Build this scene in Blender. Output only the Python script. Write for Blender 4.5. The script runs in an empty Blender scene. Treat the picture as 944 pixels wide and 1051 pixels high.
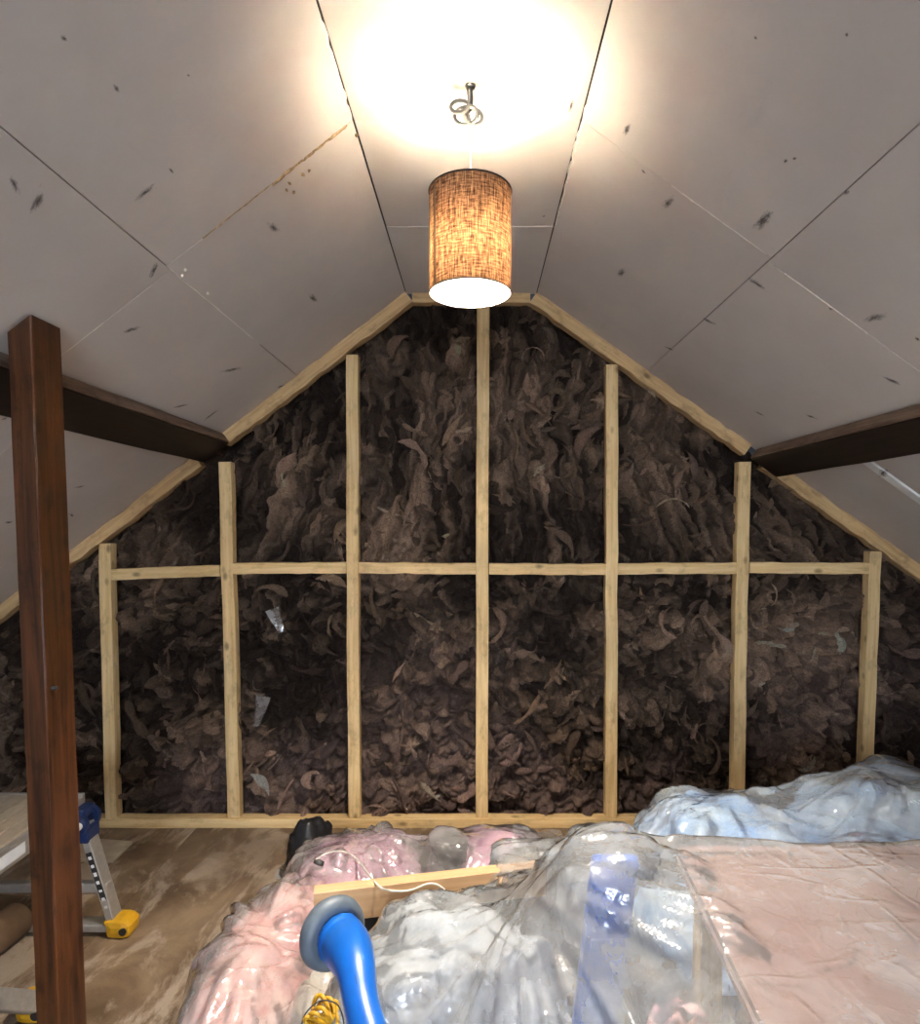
import bpy, bmesh, math, random
import numpy as np
from mathutils import Vector, Matrix, noise as mnoise

# ------------------------------------------------------------------ camera
W, HPX, F = 944, 1051, 640.0
CU, CV = 489.0, 577.0
CAMZ = 1.43
PITCH = math.atan(37 / F)
scene = bpy.context.scene
cam_d = bpy.data.cameras.new('camera'); cam = bpy.data.objects.new('camera', cam_d)
scene.collection.objects.link(cam); scene.camera = cam
cam_d.sensor_width = 36; cam_d.lens = F / HPX * 36
cam_d.shift_x = -(CU - W / 2) / HPX; cam_d.shift_y = (CV - HPX / 2) / HPX
cam_d.clip_start = 0.02
cam.location = (0, 0, CAMZ); cam.rotation_euler = (math.pi / 2 - PITCH, 0, 0)

# ------------------------------------------------------------------ world, lights, exposure
scene.view_settings.view_transform = 'Standard'; scene.view_settings.look = 'None'
scene.view_settings.gamma = 1; scene.view_settings.use_curve_mapping = False
scene.view_settings.exposure = 4.5
wd = bpy.data.worlds.new('world'); scene.world = wd; wd.use_nodes = True
wd.node_tree.nodes['Background'].inputs[0].default_value = (0.62, 0.78, 1.0, 1)
wd.node_tree.nodes['Background'].inputs[1].default_value = 1.0
BULB = 330.0
# weak fill light added behind the camera, placed at the invented window
dl = bpy.data.lights.new('rear_fill_light', 'AREA'); dl.shape = 'RECTANGLE'; dl.size = 1.3; dl.size_y = 1.05
dl.energy = 2.0; dl.color = (1.0, 0.97, 0.93)
dlo = bpy.data.objects.new('rear_fill_light', dl); scene.collection.objects.link(dlo)
dlo.location = (0.0, -2.56, 1.5); dlo.rotation_euler = (-math.pi / 2, 0, math.pi)

# ------------------------------------------------------------------ helpers
R = random.Random(7)
NP = np.random.RandomState(11)
col = scene.collection
def ray(u, v):
    x = (u - CU) / F; z = -(v - CV) / F
    c, s = math.cos(PITCH), math.sin(PITCH)
    return Vector((x, c + z * s, -s + z * c))
def at(u, v, Y):                       # point on that pixel's ray at depth Y
    d = ray(u, v); t = Y / d.y
    return Vector((d.x * t, Y, CAMZ + d.z * t))
def atz(u, v, Z):
    d = ray(u, v); t = (Z - CAMZ) / d.z
    return Vector((d.x * t, d.y * t, Z))
def atplane(u, v, p, n):
    d = ray(u, v); o = Vector((0, 0, CAMZ))
    t = (p - o).dot(n) / d.dot(n)
    return o + d * t

def link(name, me, mat=None, parent=None, label=None, cat=None, group=None, kind=None):
    o = bpy.data.objects.new(name, me); col.objects.link(o)
    if mat is not None and me is not None:
        if not me.materials: me.materials.append(mat)
    if parent is not None: o.parent = parent
    if label: o['label'] = label
    if cat: o['category'] = cat
    if group: o['group'] = group
    if kind: o['kind'] = kind
    return o
def empty(name, loc, label, cat, group=None, kind=None):
    o = link(name, None, label=label, cat=cat, group=group, kind=kind); o.location = loc
    o.empty_display_size = 0.05
    return o
def mesh(name, verts, faces, smooth=False):
    me = bpy.data.meshes.new(name); me.from_pydata([tuple(v) for v in verts], [], faces); me.update()
    if smooth: me.polygons.foreach_set('use_smooth', [True] * len(me.polygons))
    return me
def bm_mesh(bm, name, smooth=False):
    me = bpy.data.meshes.new(name); bm.normal_update(); bm.to_mesh(me); bm.free()
    if smooth: me.polygons.foreach_set('use_smooth', [True] * len(me.polygons))
    return me
def grid_mesh(name, V, nu, nv, keep=None, colors=None, smooth=True):
    """V: (nu*nv,3) index i*nv+j"""
    i, j = np.meshgrid(np.arange(nu - 1), np.arange(nv - 1), indexing='ij')
    a = (i * nv + j).ravel(); f = np.stack([a, a + nv, a + nv + 1, a + 1], 1)
    if keep is not None: f = f[keep.ravel()]
    return np_mesh(name, V, f, colors, smooth)
def np_mesh(name, V, Fq, colors=None, smooth=True):
    used = np.unique(Fq); remap = np.full(len(V), -1, np.int64); remap[used] = np.arange(len(used))
    V = V[used]; Fq = remap[Fq]
    me = bpy.data.meshes.new(name)
    me.vertices.add(len(V)); me.vertices.foreach_set('co', V.astype(np.float32).ravel())
    n, k = Fq.shape
    me.loops.add(n * k); me.loops.foreach_set('vertex_index', Fq.astype(np.int32).ravel())
    me.polygons.add(n); me.polygons.foreach_set('loop_start', np.arange(0, n * k, k, dtype=np.int32))
    me.polygons.foreach_set('loop_total', np.full(n, k, np.int32))
    if smooth: me.polygons.foreach_set('use_smooth', np.ones(n, bool))
    me.update(calc_edges=True); me.validate()
    if colors is not None:
        at_ = me.color_attributes.new('tint', 'FLOAT_COLOR', 'POINT')
        at_.data.foreach_set('color', colors[used].astype(np.float32).ravel())
    return me
def box_bm(bm, c, size, bev=0.0, M=None):
    g = bmesh.ops.create_cube(bm, size=1.0)
    vs = g['verts']
    for v in vs: v.co = Vector((v.co.x * size[0], v.co.y * size[1], v.co.z * size[2]))
    if bev > 0:
        es = list({e for v in vs for e in v.link_edges})
        r = bmesh.ops.bevel(bm, geom=es, offset=bev, segments=2, affect='EDGES', profile=0.6)
        vs = list({v for f in r['faces'] for v in f.verts} | {v for v in vs if v.is_valid})
    for v in vs:
        p = v.co
        if M is not None: p = M @ p
        v.co = p + Vector(c)
    return vs
def box(name, c, size, mat, parent=None, bev=0.003, M=None, **kw):
    bm = bmesh.new(); box_bm(bm, c, size, bev, M)
    return link(name, bm_mesh(bm, name), mat, parent, **kw)
def tube_geo(pts, rad, n=8, cap=True):
    pts = [Vector(p) for p in pts]; V = []; Fc = []
    rad = rad if isinstance(rad, (list, tuple)) else [rad] * len(pts)
    prev = None
    for k, p in enumerate(pts):
        t = (pts[min(k + 1, len(pts) - 1)] - pts[max(k - 1, 0)]).normalized()
        if prev is None:
            a = Vector((0, 0, 1)) if abs(t.z) < 0.9 else Vector((1, 0, 0))
            x = t.cross(a).normalized()
        else:
            x = (prev - t * prev.dot(t)).normalized()
        prev = x; y = t.cross(x)
        for i in range(n):
            an = 2 * math.pi * i / n
            V.append(p + (x * math.cos(an) + y * math.sin(an)) * rad[k])
    for k in range(len(pts) - 1):
        for i in range(n):
            a = k * n + i; b = k * n + (i + 1) % n
            Fc.append((a, b, b + n, a + n))
    if cap:
        Fc.append(tuple(reversed(range(n)))); Fc.append(tuple((len(pts) - 1) * n + i for i in range(n)))
    return V, Fc
def tube(name, pts, rad, mat, parent=None, n=8, **kw):
    V, Fc = tube_geo(pts, rad, n)
    return link(name, mesh(name, V, Fc, True), mat, parent, **kw)
def smooth_pts(pts, n=8):
    pts = [Vector(p) for p in pts]; out = []
    for i in range(len(pts) - 1):
        p0 = pts[max(i - 1, 0)]; p1 = pts[i]; p2 = pts[i + 1]; p3 = pts[min(i + 2, len(pts) - 1)]
        for k in range(n):
            t = k / n
            out.append(0.5 * ((2 * p1) + (p2 - p0) * t + (2 * p0 - 5 * p1 + 4 * p2 - p3) * t * t + (3 * p1 - p0 - 3 * p2 + p3) * t ** 3))
    out.append(pts[-1]); return out
def timber(name, p0, p1, w, d, mat, parent=None, depth_dir=Vector((0, 1, 0)), ch=0.002, wob=0.0012, seg=10, **kw):
    """sawn timber from p0 to p1; local Z runs along the length. w across, d along depth_dir (centred line)"""
    p0 = Vector(p0); p1 = Vector(p1); z = (p1 - p0); L = z.length; z.normalize()
    y = (depth_dir - z * depth_dir.dot(z)).normalized(); x = y.cross(z)
    V = []; Fc = []
    sec = [(-w/2+ch,-d/2),(w/2-ch,-d/2),(w/2,-d/2+ch),(w/2,d/2-ch),(w/2-ch,d/2),(-w/2+ch,d/2),(-w/2,d/2-ch),(-w/2,-d/2+ch)]
    for k in range(seg + 1):
        s = L * k / seg
        bx, by = R.gauss(0, wob), R.gauss(0, wob * .4)
        for (a, b) in sec: V.append((a + bx + R.gauss(0, wob * .35), b + by, s))
    for k in range(seg):
        for i in range(8):
            a = k * 8 + i; b = k * 8 + (i + 1) % 8
            Fc.append((a, b, b + 8, a + 8))
    Fc.append(tuple(reversed(range(8)))); Fc.append(tuple(seg * 8 + i for i in range(8)))
    o = link(name, mesh(name, V, Fc), mat, parent, **kw)
    o.matrix_world = Matrix.Translation(p0) @ Matrix((x, y, z)).transposed().to_4x4()
    return o

# ------------------------------------------------------------------ materials
class NT:
    def __init__(s, name):
        s.m = bpy.data.materials.new(name); s.m.use_nodes = True; s.t = s.m.node_tree; s.n = s.t.nodes; s.l = s.t.links
        s.b = s.n['Principled BSDF']; s.out = s.n['Material Output']
    def add(s, typ, **kw):
        n = s.n.new(typ)
        for k, v in kw.items():
            if k.startswith('i_'): n.inputs[k[2:].replace('_', ' ')].default_value = v
            else: setattr(n, k, v)
        return n
    def link(s, a, b): s.l.new(a, b)
    def coord(s, kind='Object', scale=(1, 1, 1), rnd=False):
        c = s.add('ShaderNodeTexCoord'); mp = s.add('ShaderNodeMapping'); mp.inputs['Scale'].default_value = scale
        s.link(c.outputs[kind], mp.inputs['Vector'])
        if rnd:
            oi = s.add('ShaderNodeObjectInfo'); mu = s.add('ShaderNodeVectorMath', operation='SCALE')
            cb = s.add('ShaderNodeCombineXYZ')
            for q in range(3): s.link(oi.outputs['Random'], cb.inputs[q])
            s.link(cb.outputs[0], mu.inputs[0]); mu.inputs['Scale'].default_value = 37.0
            s.link(mu.outputs[0], mp.inputs['Location'])
        return mp.outputs[0]
    def noise(s, vec, scale, detail=6, rough=0.55, dist=0.0):
        n = s.add('ShaderNodeTexNoise'); n.inputs['Scale'].default_value = scale; n.inputs['Detail'].default_value = detail
        n.inputs['Roughness'].default_value = rough; n.inputs['Distortion'].default_value = dist
        s.link(vec, n.inputs['Vector']); return n.outputs['Fac']
    def ramp(s, fac, stops):
        r = s.add('ShaderNodeValToRGB'); e = r.color_ramp.elements
        while len(e) < len(stops): e.new(0.5)
        for k, (p, c) in enumerate(stops):
            e[k].position = p; e[k].color = (*c, 1) if len(c) == 3 else c
        s.link(fac, r.inputs[0]); return r.outputs[0]
    def mix(s, fac, a, b, mode='MIX'):
        m = s.add('ShaderNodeMix', data_type='RGBA', blend_type=mode)
        for sock, v in ((m.inputs[0], fac), (m.inputs[6], a), (m.inputs[7], b)):
            if hasattr(v, 'is_output'): s.link(v, sock)
            elif isinstance(v, tuple): sock.default_value = (*v, 1) if len(v) == 3 else v
            else: sock.default_value = v
        return m.outputs[2]
    def math(s, op, a, b=0.0, clamp=False):
        m = s.add('ShaderNodeMath', operation=op); m.use_clamp = clamp
        for k, v in enumerate((a, b)):
            if hasattr(v, 'is_output'): s.link(v, m.inputs[k])
            else: m.inputs[k].default_value = v
        return m.outputs[0]
    def bump(s, h, strength=0.3, dist=0.01, target=None):
        b = s.add('ShaderNodeBump'); b.inputs['Strength'].default_value = strength; b.inputs['Distance'].default_value = dist
        s.link(h, b.inputs['Height'])
        s.link(b.outputs[0], (target or s.b).inputs['Normal']); return b.outputs[0]
    def base(s, c, rough=0.6, spec=None):
        if hasattr(c, 'is_output'): s.link(c, s.b.inputs['Base Color'])
        else: s.b.inputs['Base Color'].default_value = (*c, 1)
        s.b.inputs['Roughness'].default_value = rough
        if spec is not None: s.b.inputs['Specular IOR Level'].default_value = spec
def plain(name, c, rough=0.5, metal=0.0, var=0.12, scale=30, bump=0.05):
    t = NT(name); v = t.coord('Object'); f = t.noise(v, scale, 4)
    t.base(t.ramp(f, [(0.3, tuple(x * (1 - var) for x in c)), (0.7, tuple(min(1, x * (1 + var)) for x in c))]), rough)
    t.b.inputs['Metallic'].default_value = metal
    if bump: t.bump(f, bump, 0.002)
    return t.m
def wood(name, dark, light, rough=0.6, knots=True, dirt=0.0, spec=0.3, gscale=1.0):
    t = NT(name)
    v = t.coord('Object', (1, 1, 0.05), rnd=True)
    f = t.noise(v, 55 * gscale, 5, 0.6, 0.6); f2 = t.noise(v, 12 * gscale, 3, 0.5, 0.3)
    c = t.ramp(f, [(0.3, dark), (0.62, light)])
    c = t.mix(t.math('MULTIPLY', f2, 0.5), c, tuple(x * 0.72 for x in dark))
    if knots:
        vk = t.coord('Object', (1, 1, 0.55), rnd=True)
        vo = t.add('ShaderNodeTexVoronoi'); vo.inputs['Scale'].default_value = 11; t.link(vk, vo.inputs['Vector'])
        k = t.ramp(vo.outputs['Distance'], [(0.06, (1, 1, 1)), (0.16, (0, 0, 0))])
        c = t.mix(t.math('MULTIPLY', k, 0.75), c, tuple(x * 0.28 for x in dark))
    if dirt:
        vd = t.coord('Object', (1, 1, 0.5), rnd=True)
        d = t.ramp(t.noise(vd, 20, 6, 0.7), [(0.52, (0, 0, 0)), (0.66, (1, 1, 1))])
        c = t.mix(t.math('MULTIPLY', d, dirt), c, tuple(x * 0.25 for x in dark))
    t.base(c, rough, spec); t.bump(f, 0.25, 0.002)
    return t.m

M_pine = wood('pine_stud', (0.60, 0.39, 0.17), (0.84, 0.63, 0.34), 0.7, True, 0.35)
M_rafter = wood('rough_rafter', (0.42, 0.26, 0.12), (0.64, 0.44, 0.22), 0.75, True, 0.45)
M_dark = wood('dark_stained_timber', (0.005, 0.002, 0.0012), (0.019, 0.007, 0.0035), 0.5, False, 0.4, 0.4)
M_post = wood('red_brown_post', (0.015, 0.005, 0.002), (0.115, 0.038, 0.010), 0.42, True, 0.6, 0.4)
M_purl_face = wood('pale_purlin', (0.12, 0.075, 0.05), (0.28, 0.19, 0.13), 0.6, False, 0.5, 0.3)
M_planed = wood('planed_pine', (0.56, 0.33, 0.17), (0.70, 0.46, 0.26), 0.45, False, 0.0, 0.4, 0.6)

def mat_board():
    t = NT('plasterboard_paper'); v = t.coord('Object', rnd=True)
    f = t.noise(v, 1.6, 5, 0.6); f2 = t.noise(v, 90, 3)
    c = t.ramp(f, [(0.3, (0.53, 0.47, 0.43)), (0.7, (0.63, 0.565, 0.515))])
    c = t.mix(t.math('MULTIPLY', f2, 0.10), c, (0.33, 0.30, 0.28))
    vs = t.coord('Object', (1, 0.35, 1), rnd=True)
    d = t.ramp(t.noise(vs, 5, 7, 0.72, 0.4), [(0.60, (0, 0, 0)), (0.76, (1, 1, 1))])
    c = t.mix(t.math('MULTIPLY', d, 0.22), c, (0.26, 0.23, 0.21))
    t.base(c, 0.8, 0.2); t.bump(f2, 0.08, 0.001); return t.m
M_board = mat_board()
M_deck = plain('dark_roof_void', (0.05, 0.042, 0.035), 0.9)
M_tear = plain('torn_gypsum_edge', (0.80, 0.76, 0.68), 0.9, var=0.15, scale=80, bump=0.4)
M_crumb = plain('brown_filler_crumb', (0.30, 0.20, 0.10), 0.9, var=0.5, scale=90)
M_white = plain('white_plastic', (0.75, 0.75, 0.74), 0.4, var=0.05)

def mat_scuff():
    t = NT('scuff_mark_grey')
    uv = t.add('ShaderNodeTexCoord').outputs['UV']
    g = t.add('ShaderNodeTexGradient', gradient_type='SPHERICAL')
    mp = t.add('ShaderNodeMapping'); mp.inputs['Location'].default_value = (-1, -1, 0); mp.inputs['Scale'].default_value = (2, 2, 1)
    t.link(uv, mp.inputs[0]); t.link(mp.outputs[0], g.inputs[0])
    n = t.noise(t.coord('Object', (0.35, 1, 1), rnd=True), 150, 5, 0.75)
    a = t.math('MULTIPLY', g.outputs['Fac'], 1.5); a = t.math('ADD', a, t.math('MULTIPLY', t.math('SUBTRACT', n, 0.5), 3.2))
    a = t.math('MULTIPLY', t.math('SUBTRACT', a, 0.35, True), 0.75, True)
    t.base((0.11, 0.095, 0.085), 0.85); t.link(a, t.b.inputs['Alpha']); return t.m
M_scuff = mat_scuff()

def mat_floor():
    t = NT('dirty_chipboard'); v = t.coord('Object', rnd=True)
    f = t.noise(v, 5, 7, 0.62, 0.4); f2 = t.noise(v, 140, 3)
    c = t.ramp(f, [(0.30, (0.085, 0.053, 0.030)), (0.5, (0.17, 0.112, 0.066)), (0.68, (0.26, 0.185, 0.115))])
    vs = t.coord('Object', (1.0, 0.42, 1), rnd=True)
    d = t.ramp(t.noise(vs, 6.5, 8, 0.66, 0.5), [(0.50, (0, 0, 0)), (0.58, (1, 1, 1))])
    c = t.mix(t.math('MULTIPLY', d, 0.75), c, (0.42, 0.345, 0.27))
    d2 = t.ramp(t.noise(v, 2.2, 6, 0.6, 0.8), [(0.5, (0, 0, 0)), (0.64, (1, 1, 1))])
    c = t.mix(t.math('MULTIPLY', d2, 0.5), c, (0.12, 0.08, 0.052))
    c = t.mix(t.math('MULTIPLY', f2, 0.35), c, (0.07, 0.045, 0.03))
    t.base(c, 0.62, 0.35); t.bump(f2, 0.2, 0.002); return t.m
M_floor = mat_floor()

def mat_wool():
    t = NT('brown_mineral_wool')
    a = t.add('ShaderNodeAttribute'); a.attribute_name = 'tint'
    v = t.coord('Object'); vw = t.coord('Object', (1, 0.4, 1))
    f = t.noise(vw, 60, 8, 0.72, 2.2)
    f3 = t.noise(v, 210, 5, 0.65, 0.8)
    c = t.mix(1.0, a.outputs['Color'], t.ramp(f, [(0.28, (0.35, 0.33, 0.32)), (0.72, (1.6, 1.55, 1.52))]), 'MULTIPLY')
    t.base(c, 0.75, 0.25)
    t.bump(t.math('ADD', t.math('MULTIPLY', f, 1.0), t.math('MULTIPLY', f3, 0.5)), 1.0, 0.016); return t.m
M_wool = mat_wool()

def mat_hessian():
    t = NT('hessian_shade_cloth')
    uv = t.add('ShaderNodeTexCoord').outputs['UV']
    def thread(sc, rough):
        mp = t.add('ShaderNodeMapping'); mp.inputs['Scale'].default_value = sc; t.link(uv, mp.inputs[0])
        return t.noise(mp.outputs[0], 1.0, 3, rough)
    a = thread((130, 9, 1), 0.6); b = thread((9, 62, 1), 0.6); c0 = thread((48, 2, 1), 0.7)
    h = t.math('ADD', t.math('ADD', t.math('MULTIPLY', a, .5), t.math('MULTIPLY', b, .4)), t.math('MULTIPLY', c0, .35))
    c = t.ramp(h, [(0.48, (0.012, 0.006, 0.004)), (0.60, (0.085, 0.048, 0.028)), (0.72, (0.25, 0.16, 0.098))])
    d = t.add('ShaderNodeBsdfDiffuse'); tr = t.add('ShaderNodeBsdfTranslucent'); mx = t.add('ShaderNodeMixShader')
    t.link(c, d.inputs[0]); t.link(t.mix(1.0, c, (0.62, 0.47, 0.34), 'MULTIPLY'), tr.inputs[0]); mx.inputs[0].default_value = 0.088
    t.link(d.outputs[0], mx.inputs[1]); t.link(tr.outputs[0], mx.inputs[2]); t.link(mx.outputs[0], t.out.inputs[0])
    return t.m
M_hess = mat_hessian()
def mat_lining():
    t = NT('white_shade_lining')
    d = t.add('ShaderNodeBsdfDiffuse'); tr = t.add('ShaderNodeBsdfTranslucent'); mx = t.add('ShaderNodeMixShader')
    n = t.noise(t.coord('Object'), 50, 3); c = t.ramp(n, [(0, (0.82, 0.80, 0.74)), (1, (0.9, 0.88, 0.82))])
    t.link(c, d.inputs[0]); t.link(c, tr.inputs[0]); mx.inputs[0].default_value = 0.45
    t.link(d.outputs[0], mx.inputs[1]); t.link(tr.outputs[0], mx.inputs[2]); t.link(mx.outputs[0], t.out.inputs[0])
    return t.m
M_lining = mat_lining()
M_seam = plain('doubled_hessian_seam', (0.035, 0.018, 0.012), 0.8, var=0.3, scale=120)
def mat_bulb():
    t = NT('lit_bulb_glass')
    e = t.add('ShaderNodeEmission'); e.inputs[0].default_value = (1.0, 0.89, 0.74, 1); e.inputs[1].default_value = BULB
    t.link(e.outputs[0], t.out.inputs[0]); return t.m
M_bulb = mat_bulb()

def mat_plastic(name, milky, tint=(0.86, 0.90, 0.93)):
    t = NT(name); v = t.coord('Object')
    f = t.noise(v, 5, 4, 0.5)
    def crease(scl, sc, width):
        n = t.noise(t.coord('Object', scl), sc, 2, 0.4)
        return t.ramp(t.math('ABSOLUTE', t.math('SUBTRACT', n, 0.5)), [(0.0, (1, 1, 1)), (width, (0, 0, 0))])
    c1 = crease((1, .35, .6), 8, .035); c2 = crease((.4, 1, .7), 9, .03); c3 = crease((1, .9, .5), 20, .04)
    vo = t.add('ShaderNodeTexVoronoi'); vo.inputs['Scale'].default_value = 16; t.link(v, vo.inputs['Vector'])
    vo2 = t.add('ShaderNodeTexVoronoi'); vo2.inputs['Scale'].default_value = 36; t.link(v, vo2.inputs['Vector'])
    fct = t.math('ADD', t.math('MULTIPLY', vo.outputs['Distance'], .30), t.math('MULTIPLY', vo2.outputs['Distance'], .15))
    h = t.math('ADD', t.math('ADD', fct, t.math('MULTIPLY', c1, .30)), t.math('ADD', t.math('MULTIPLY', c2, 0.25), t.math('MULTIPLY', c3, .10)))
    film = t.add('ShaderNodeBsdfPrincipled'); film.inputs['Base Color'].default_value = (*tint, 1)
    film.inputs['Roughness'].default_value = 0.20; film.inputs['Specular IOR Level'].default_value = 0.75
    bn = t.bump(h, 0.5, 0.010, film)
    tl = t.add('ShaderNodeBsdfTranslucent'); tl.inputs[0].default_value = (*tint, 1); t.link(bn, tl.inputs['Normal'])
    m1 = t.add('ShaderNodeMixShader'); m1.inputs[0].default_value = 0.35; t.link(film.outputs[0], m1.inputs[1]); t.link(tl.outputs[0], m1.inputs[2])
    gl = t.add('ShaderNodeBsdfGlossy'); gl.inputs['Roughness'].default_value = 0.15; gl.inputs[0].default_value = (1, 1, 1, 1); t.link(bn, gl.inputs['Normal'])
    tp = t.add('ShaderNodeBsdfTransparent'); tp.inputs[0].default_value = (0.95, 0.97, 0.99, 1)
    fr = t.add('ShaderNodeFresnel'); fr.inputs[0].default_value = 1.5; t.link(bn, fr.inputs['Normal'])
    fac = t.ramp(t.math('ADD', t.math('MULTIPLY', f, .6), t.math('MULTIPLY', t.noise(v, 14, 4, .6), .4)), [(0.36, (milky * 0.6,) * 3), (0.64, (min(1, milky * 1.5),) * 3)])
    m2 = t.add('ShaderNodeMixShader'); t.link(fac, m2.inputs[0]); t.link(tp.outputs[0], m2.inputs[1]); t.link(m1.outputs[0], m2.inputs[2])
    m3 = t.add('ShaderNodeMixShader'); t.link(t.math('MULTIPLY', fr.outputs[0], 1.8, True), m3.inputs[0]); t.link(m2.outputs[0], m3.inputs[1]); t.link(gl.outputs[0], m3.inputs[2])
    t.link(m3.outputs[0], t.out.inputs[0]); return t.m
M_film = mat_plastic('clear_polythene', 0.28, (0.89, 0.94, 0.99))
M_film2 = mat_plastic('clear_polythene_bag', 0.29, (0.93, 0.90, 0.90))

def mat_cloth(name, c1, c2, sc=6):
    t = NT(name); v = t.coord('Object', rnd=True); f = t.noise(v, sc, 5, 0.6, 0.6)
    t.base(t.ramp(f, [(0.35, c1), (0.65, c2)]), 0.85, 0.2); t.b.inputs['Sheen Weight'].default_value = 0.15
    t.bump(t.noise(v, 35, 5), 0.35, 0.006); return t.m
M_pink = mat_cloth('pink_cloth', (0.52, 0.17, 0.18), (0.72, 0.50, 0.46), 9)
M_mauve = mat_cloth('mauve_cloth', (0.36, 0.15, 0.27), (0.72, 0.46, 0.54), 9)
M_cream = mat_cloth('cream_cloth', (0.40, 0.36, 0.29), (0.55, 0.51, 0.44))
M_bluecloth = mat_cloth('pale_blue_cloth', (0.20, 0.38, 0.66), (0.58, 0.70, 0.82), 5)
M_purple = mat_cloth('purple_cloth', (0.16, 0.09, 0.24), (0.34, 0.17, 0.38))
M_white_cloth = mat_cloth('white_cloth', (0.36, 0.38, 0.41), (0.52, 0.53, 0.55))
M_black = plain('black_plastic_bag', (0.010, 0.010, 0.012), 0.32, var=0.3)
M_pinkboard = plain('pink_fire_plasterboard', (0.25, 0.135, 0.112), 0.6, var=0.06, scale=5, bump=0.02)
M_gyp = plain('gypsum_edge', (0.66, 0.48, 0.42), 0.8)
M_blue = plain('bright_blue_plastic', (0.005, 0.105, 0.46), 0.36, var=0.06, bump=0.0)
M_bluep = plain('blue_plastic_panel', (0.012, 0.11, 0.52), 0.35, var=0.06, bump=0.0)
M_grey = plain('grey_blue_rubber', (0.095, 0.122, 0.155), 0.5, var=0.10, bump=0.02)
M_alu = plain('brushed_aluminium', (0.48, 0.46, 0.43), 0.42, 0.7, var=0.10, scale=60)
M_plat = plain('ribbed_aluminium_platform', (0.50, 0.42, 0.33), 0.5, 0.35, var=0.12, scale=40)
M_yellow = plain('yellow_plastic', (0.55, 0.30, 0.012), 0.45, var=0.08)
M_hblue = plain('navy_blue_plastic', (0.006, 0.020, 0.080), 0.4, var=0.2)
M_label = plain('white_sticker', (0.70, 0.72, 0.74), 0.5, var=0.04)
M_ink = plain('black_print', (0.015, 0.015, 0.018), 0.5)
M_cable = plain('white_cable', (0.72, 0.70, 0.64), 0.4, var=0.04)
M_flexgrey = plain('grey_flex', (0.085, 0.082, 0.075), 0.5, var=0.1)
M_steel = plain('dull_steel', (0.08, 0.078, 0.075), 0.45, 0.6)
M_card = plain('tan_cardboard', (0.15, 0.09, 0.05), 0.8)
M_off = plain('pale_board_offcut', (0.36, 0.30, 0.23), 0.7, var=0.2, scale=14)
M_plaster = plain('grey_plaster_wall', (0.46, 0.43, 0.41), 0.85)

# ------------------------------------------------------------------ gable geometry (from the photo, gable plane at depth D)
D = 2.89
LA, LB = at(416, 300, D), at(227, 446, D)          # underside of left slope boards
RA, RB = at(551, 300, D), at(944, 580, D)
ZC = (LA.z + RA.z) / 2                              # flat ceiling height
LA.z = RA.z = ZC
ldir = (LB - LA).normalized(); rdir = (RB - RA).normalized()
lnor = Vector((ldir.z, 0, -ldir.x)); lnor = lnor if lnor.z < 0 else -lnor     # into the room
rnor = Vector((rdir.z, 0, -rdir.x)); rnor = rnor if rnor.z < 0 else -rnor
KL, KR = -2.55, 2.6                                 # knee walls
YF = -2.6                                           # gable behind the camera
sL = (KL - LA.x) / ldir.x; sR = (KR - RA.x) / rdir.x
def zl(x): return LA.z + (x - LA.x) / ldir.x * ldir.z
def zr(x): return RA.z + (x - RA.x) / rdir.x * rdir.z
def ztop(x): return min(ZC, zl(x), zr(x))

# ------------------------------------------------------------------ structure: ceiling, floor, walls
def prism_y(name, prof, y0, y1, mat, **kw):
    n = len(prof); V = [(p[0], y0, p[1]) for p in prof] + [(p[0], y1, p[1]) for p in prof]
    Fc = [tuple(range(n)), tuple(reversed(range(n, 2 * n)))] + [(i, i + n, (i + 1) % n + n, (i + 1) % n) for i in range(n)]
    return link(name, mesh(name, V, Fc), mat, **kw)
T = 0.0125
def off(p, n, d): return (p.x - n.x * d, p.z - n.z * d)
eL = LA + ldir * sL; eR = RA + rdir * sR
upv = 0.016
inner = [(eL.x, eL.z + upv * 1.3), (LA.x, ZC + upv * 1.05), (RA.x, ZC + upv * 1.05), (eR.x, eR.z + upv * 1.3)]
outer = [(x, z + 0.10) for x, z in inner]
ceiling = prism_y('ceiling', inner + outer[::-1], YF, D + 0.25, M_deck, kind='structure')
panels = []
def panel(side, s0, s1, y0, y1, g=0.0010):
    """board on a slope ('L','R') or the flat ('F'); s along slope from flat edge"""
    if side == 'F': o, d, n = Vector((0, 0, ZC)), Vector((1, 0, 0)), Vector((0, 0, -1))
    elif side == 'L': o, d, n = Vector((LA.x, 0, ZC)), ldir, lnor
    else: o, d, n = Vector((RA.x, 0, ZC)), rdir, rnor
    c = o + d * ((s0 + s1) / 2) + Vector((0, (y0 + y1) / 2, 0))
    bm = bmesh.new(); box_bm(bm, (0, 0, 0), (s1 - s0 - 2 * g, y1 - y0 - 2 * g, T), 0.0016)
    me = bm_mesh(bm, 'plasterboard_panel')
    ob = link('plasterboard_panel', me, M_board, ceiling)
    lift = R.uniform(0, 0.0016)
    x = d; z = -n; y = z.cross(x)
    ob.matrix_world = Matrix.Translation(c - n * (T / 2 + lift - 0.0008)) @ Matrix((x, y, z)).transposed().to_4x4()
    panels.append((side, s0, s1, y0, y1, ob)); return ob
J = 1.69
for y0, y1 in ((YF, -0.75), (-0.75, J), (J, D + 0.02)):
    panel('L', 0, 0.62, y0, y1); panel('R', 0, 0.615, y0, y1)
for y0, y1 in ((YF, -0.72), (-0.72, J + .02), (J + .02, D + 0.02)):
    panel('L', 0.62, 1.22, y0, y1); panel('R', 0.615, 1.26, y0, y1)
for y0, y1 in ((YF, -0.4), (-0.4, 1.9), (1.9, D + 0.02)):
    panel('L', 1.22, sL, y0, y1)
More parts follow.
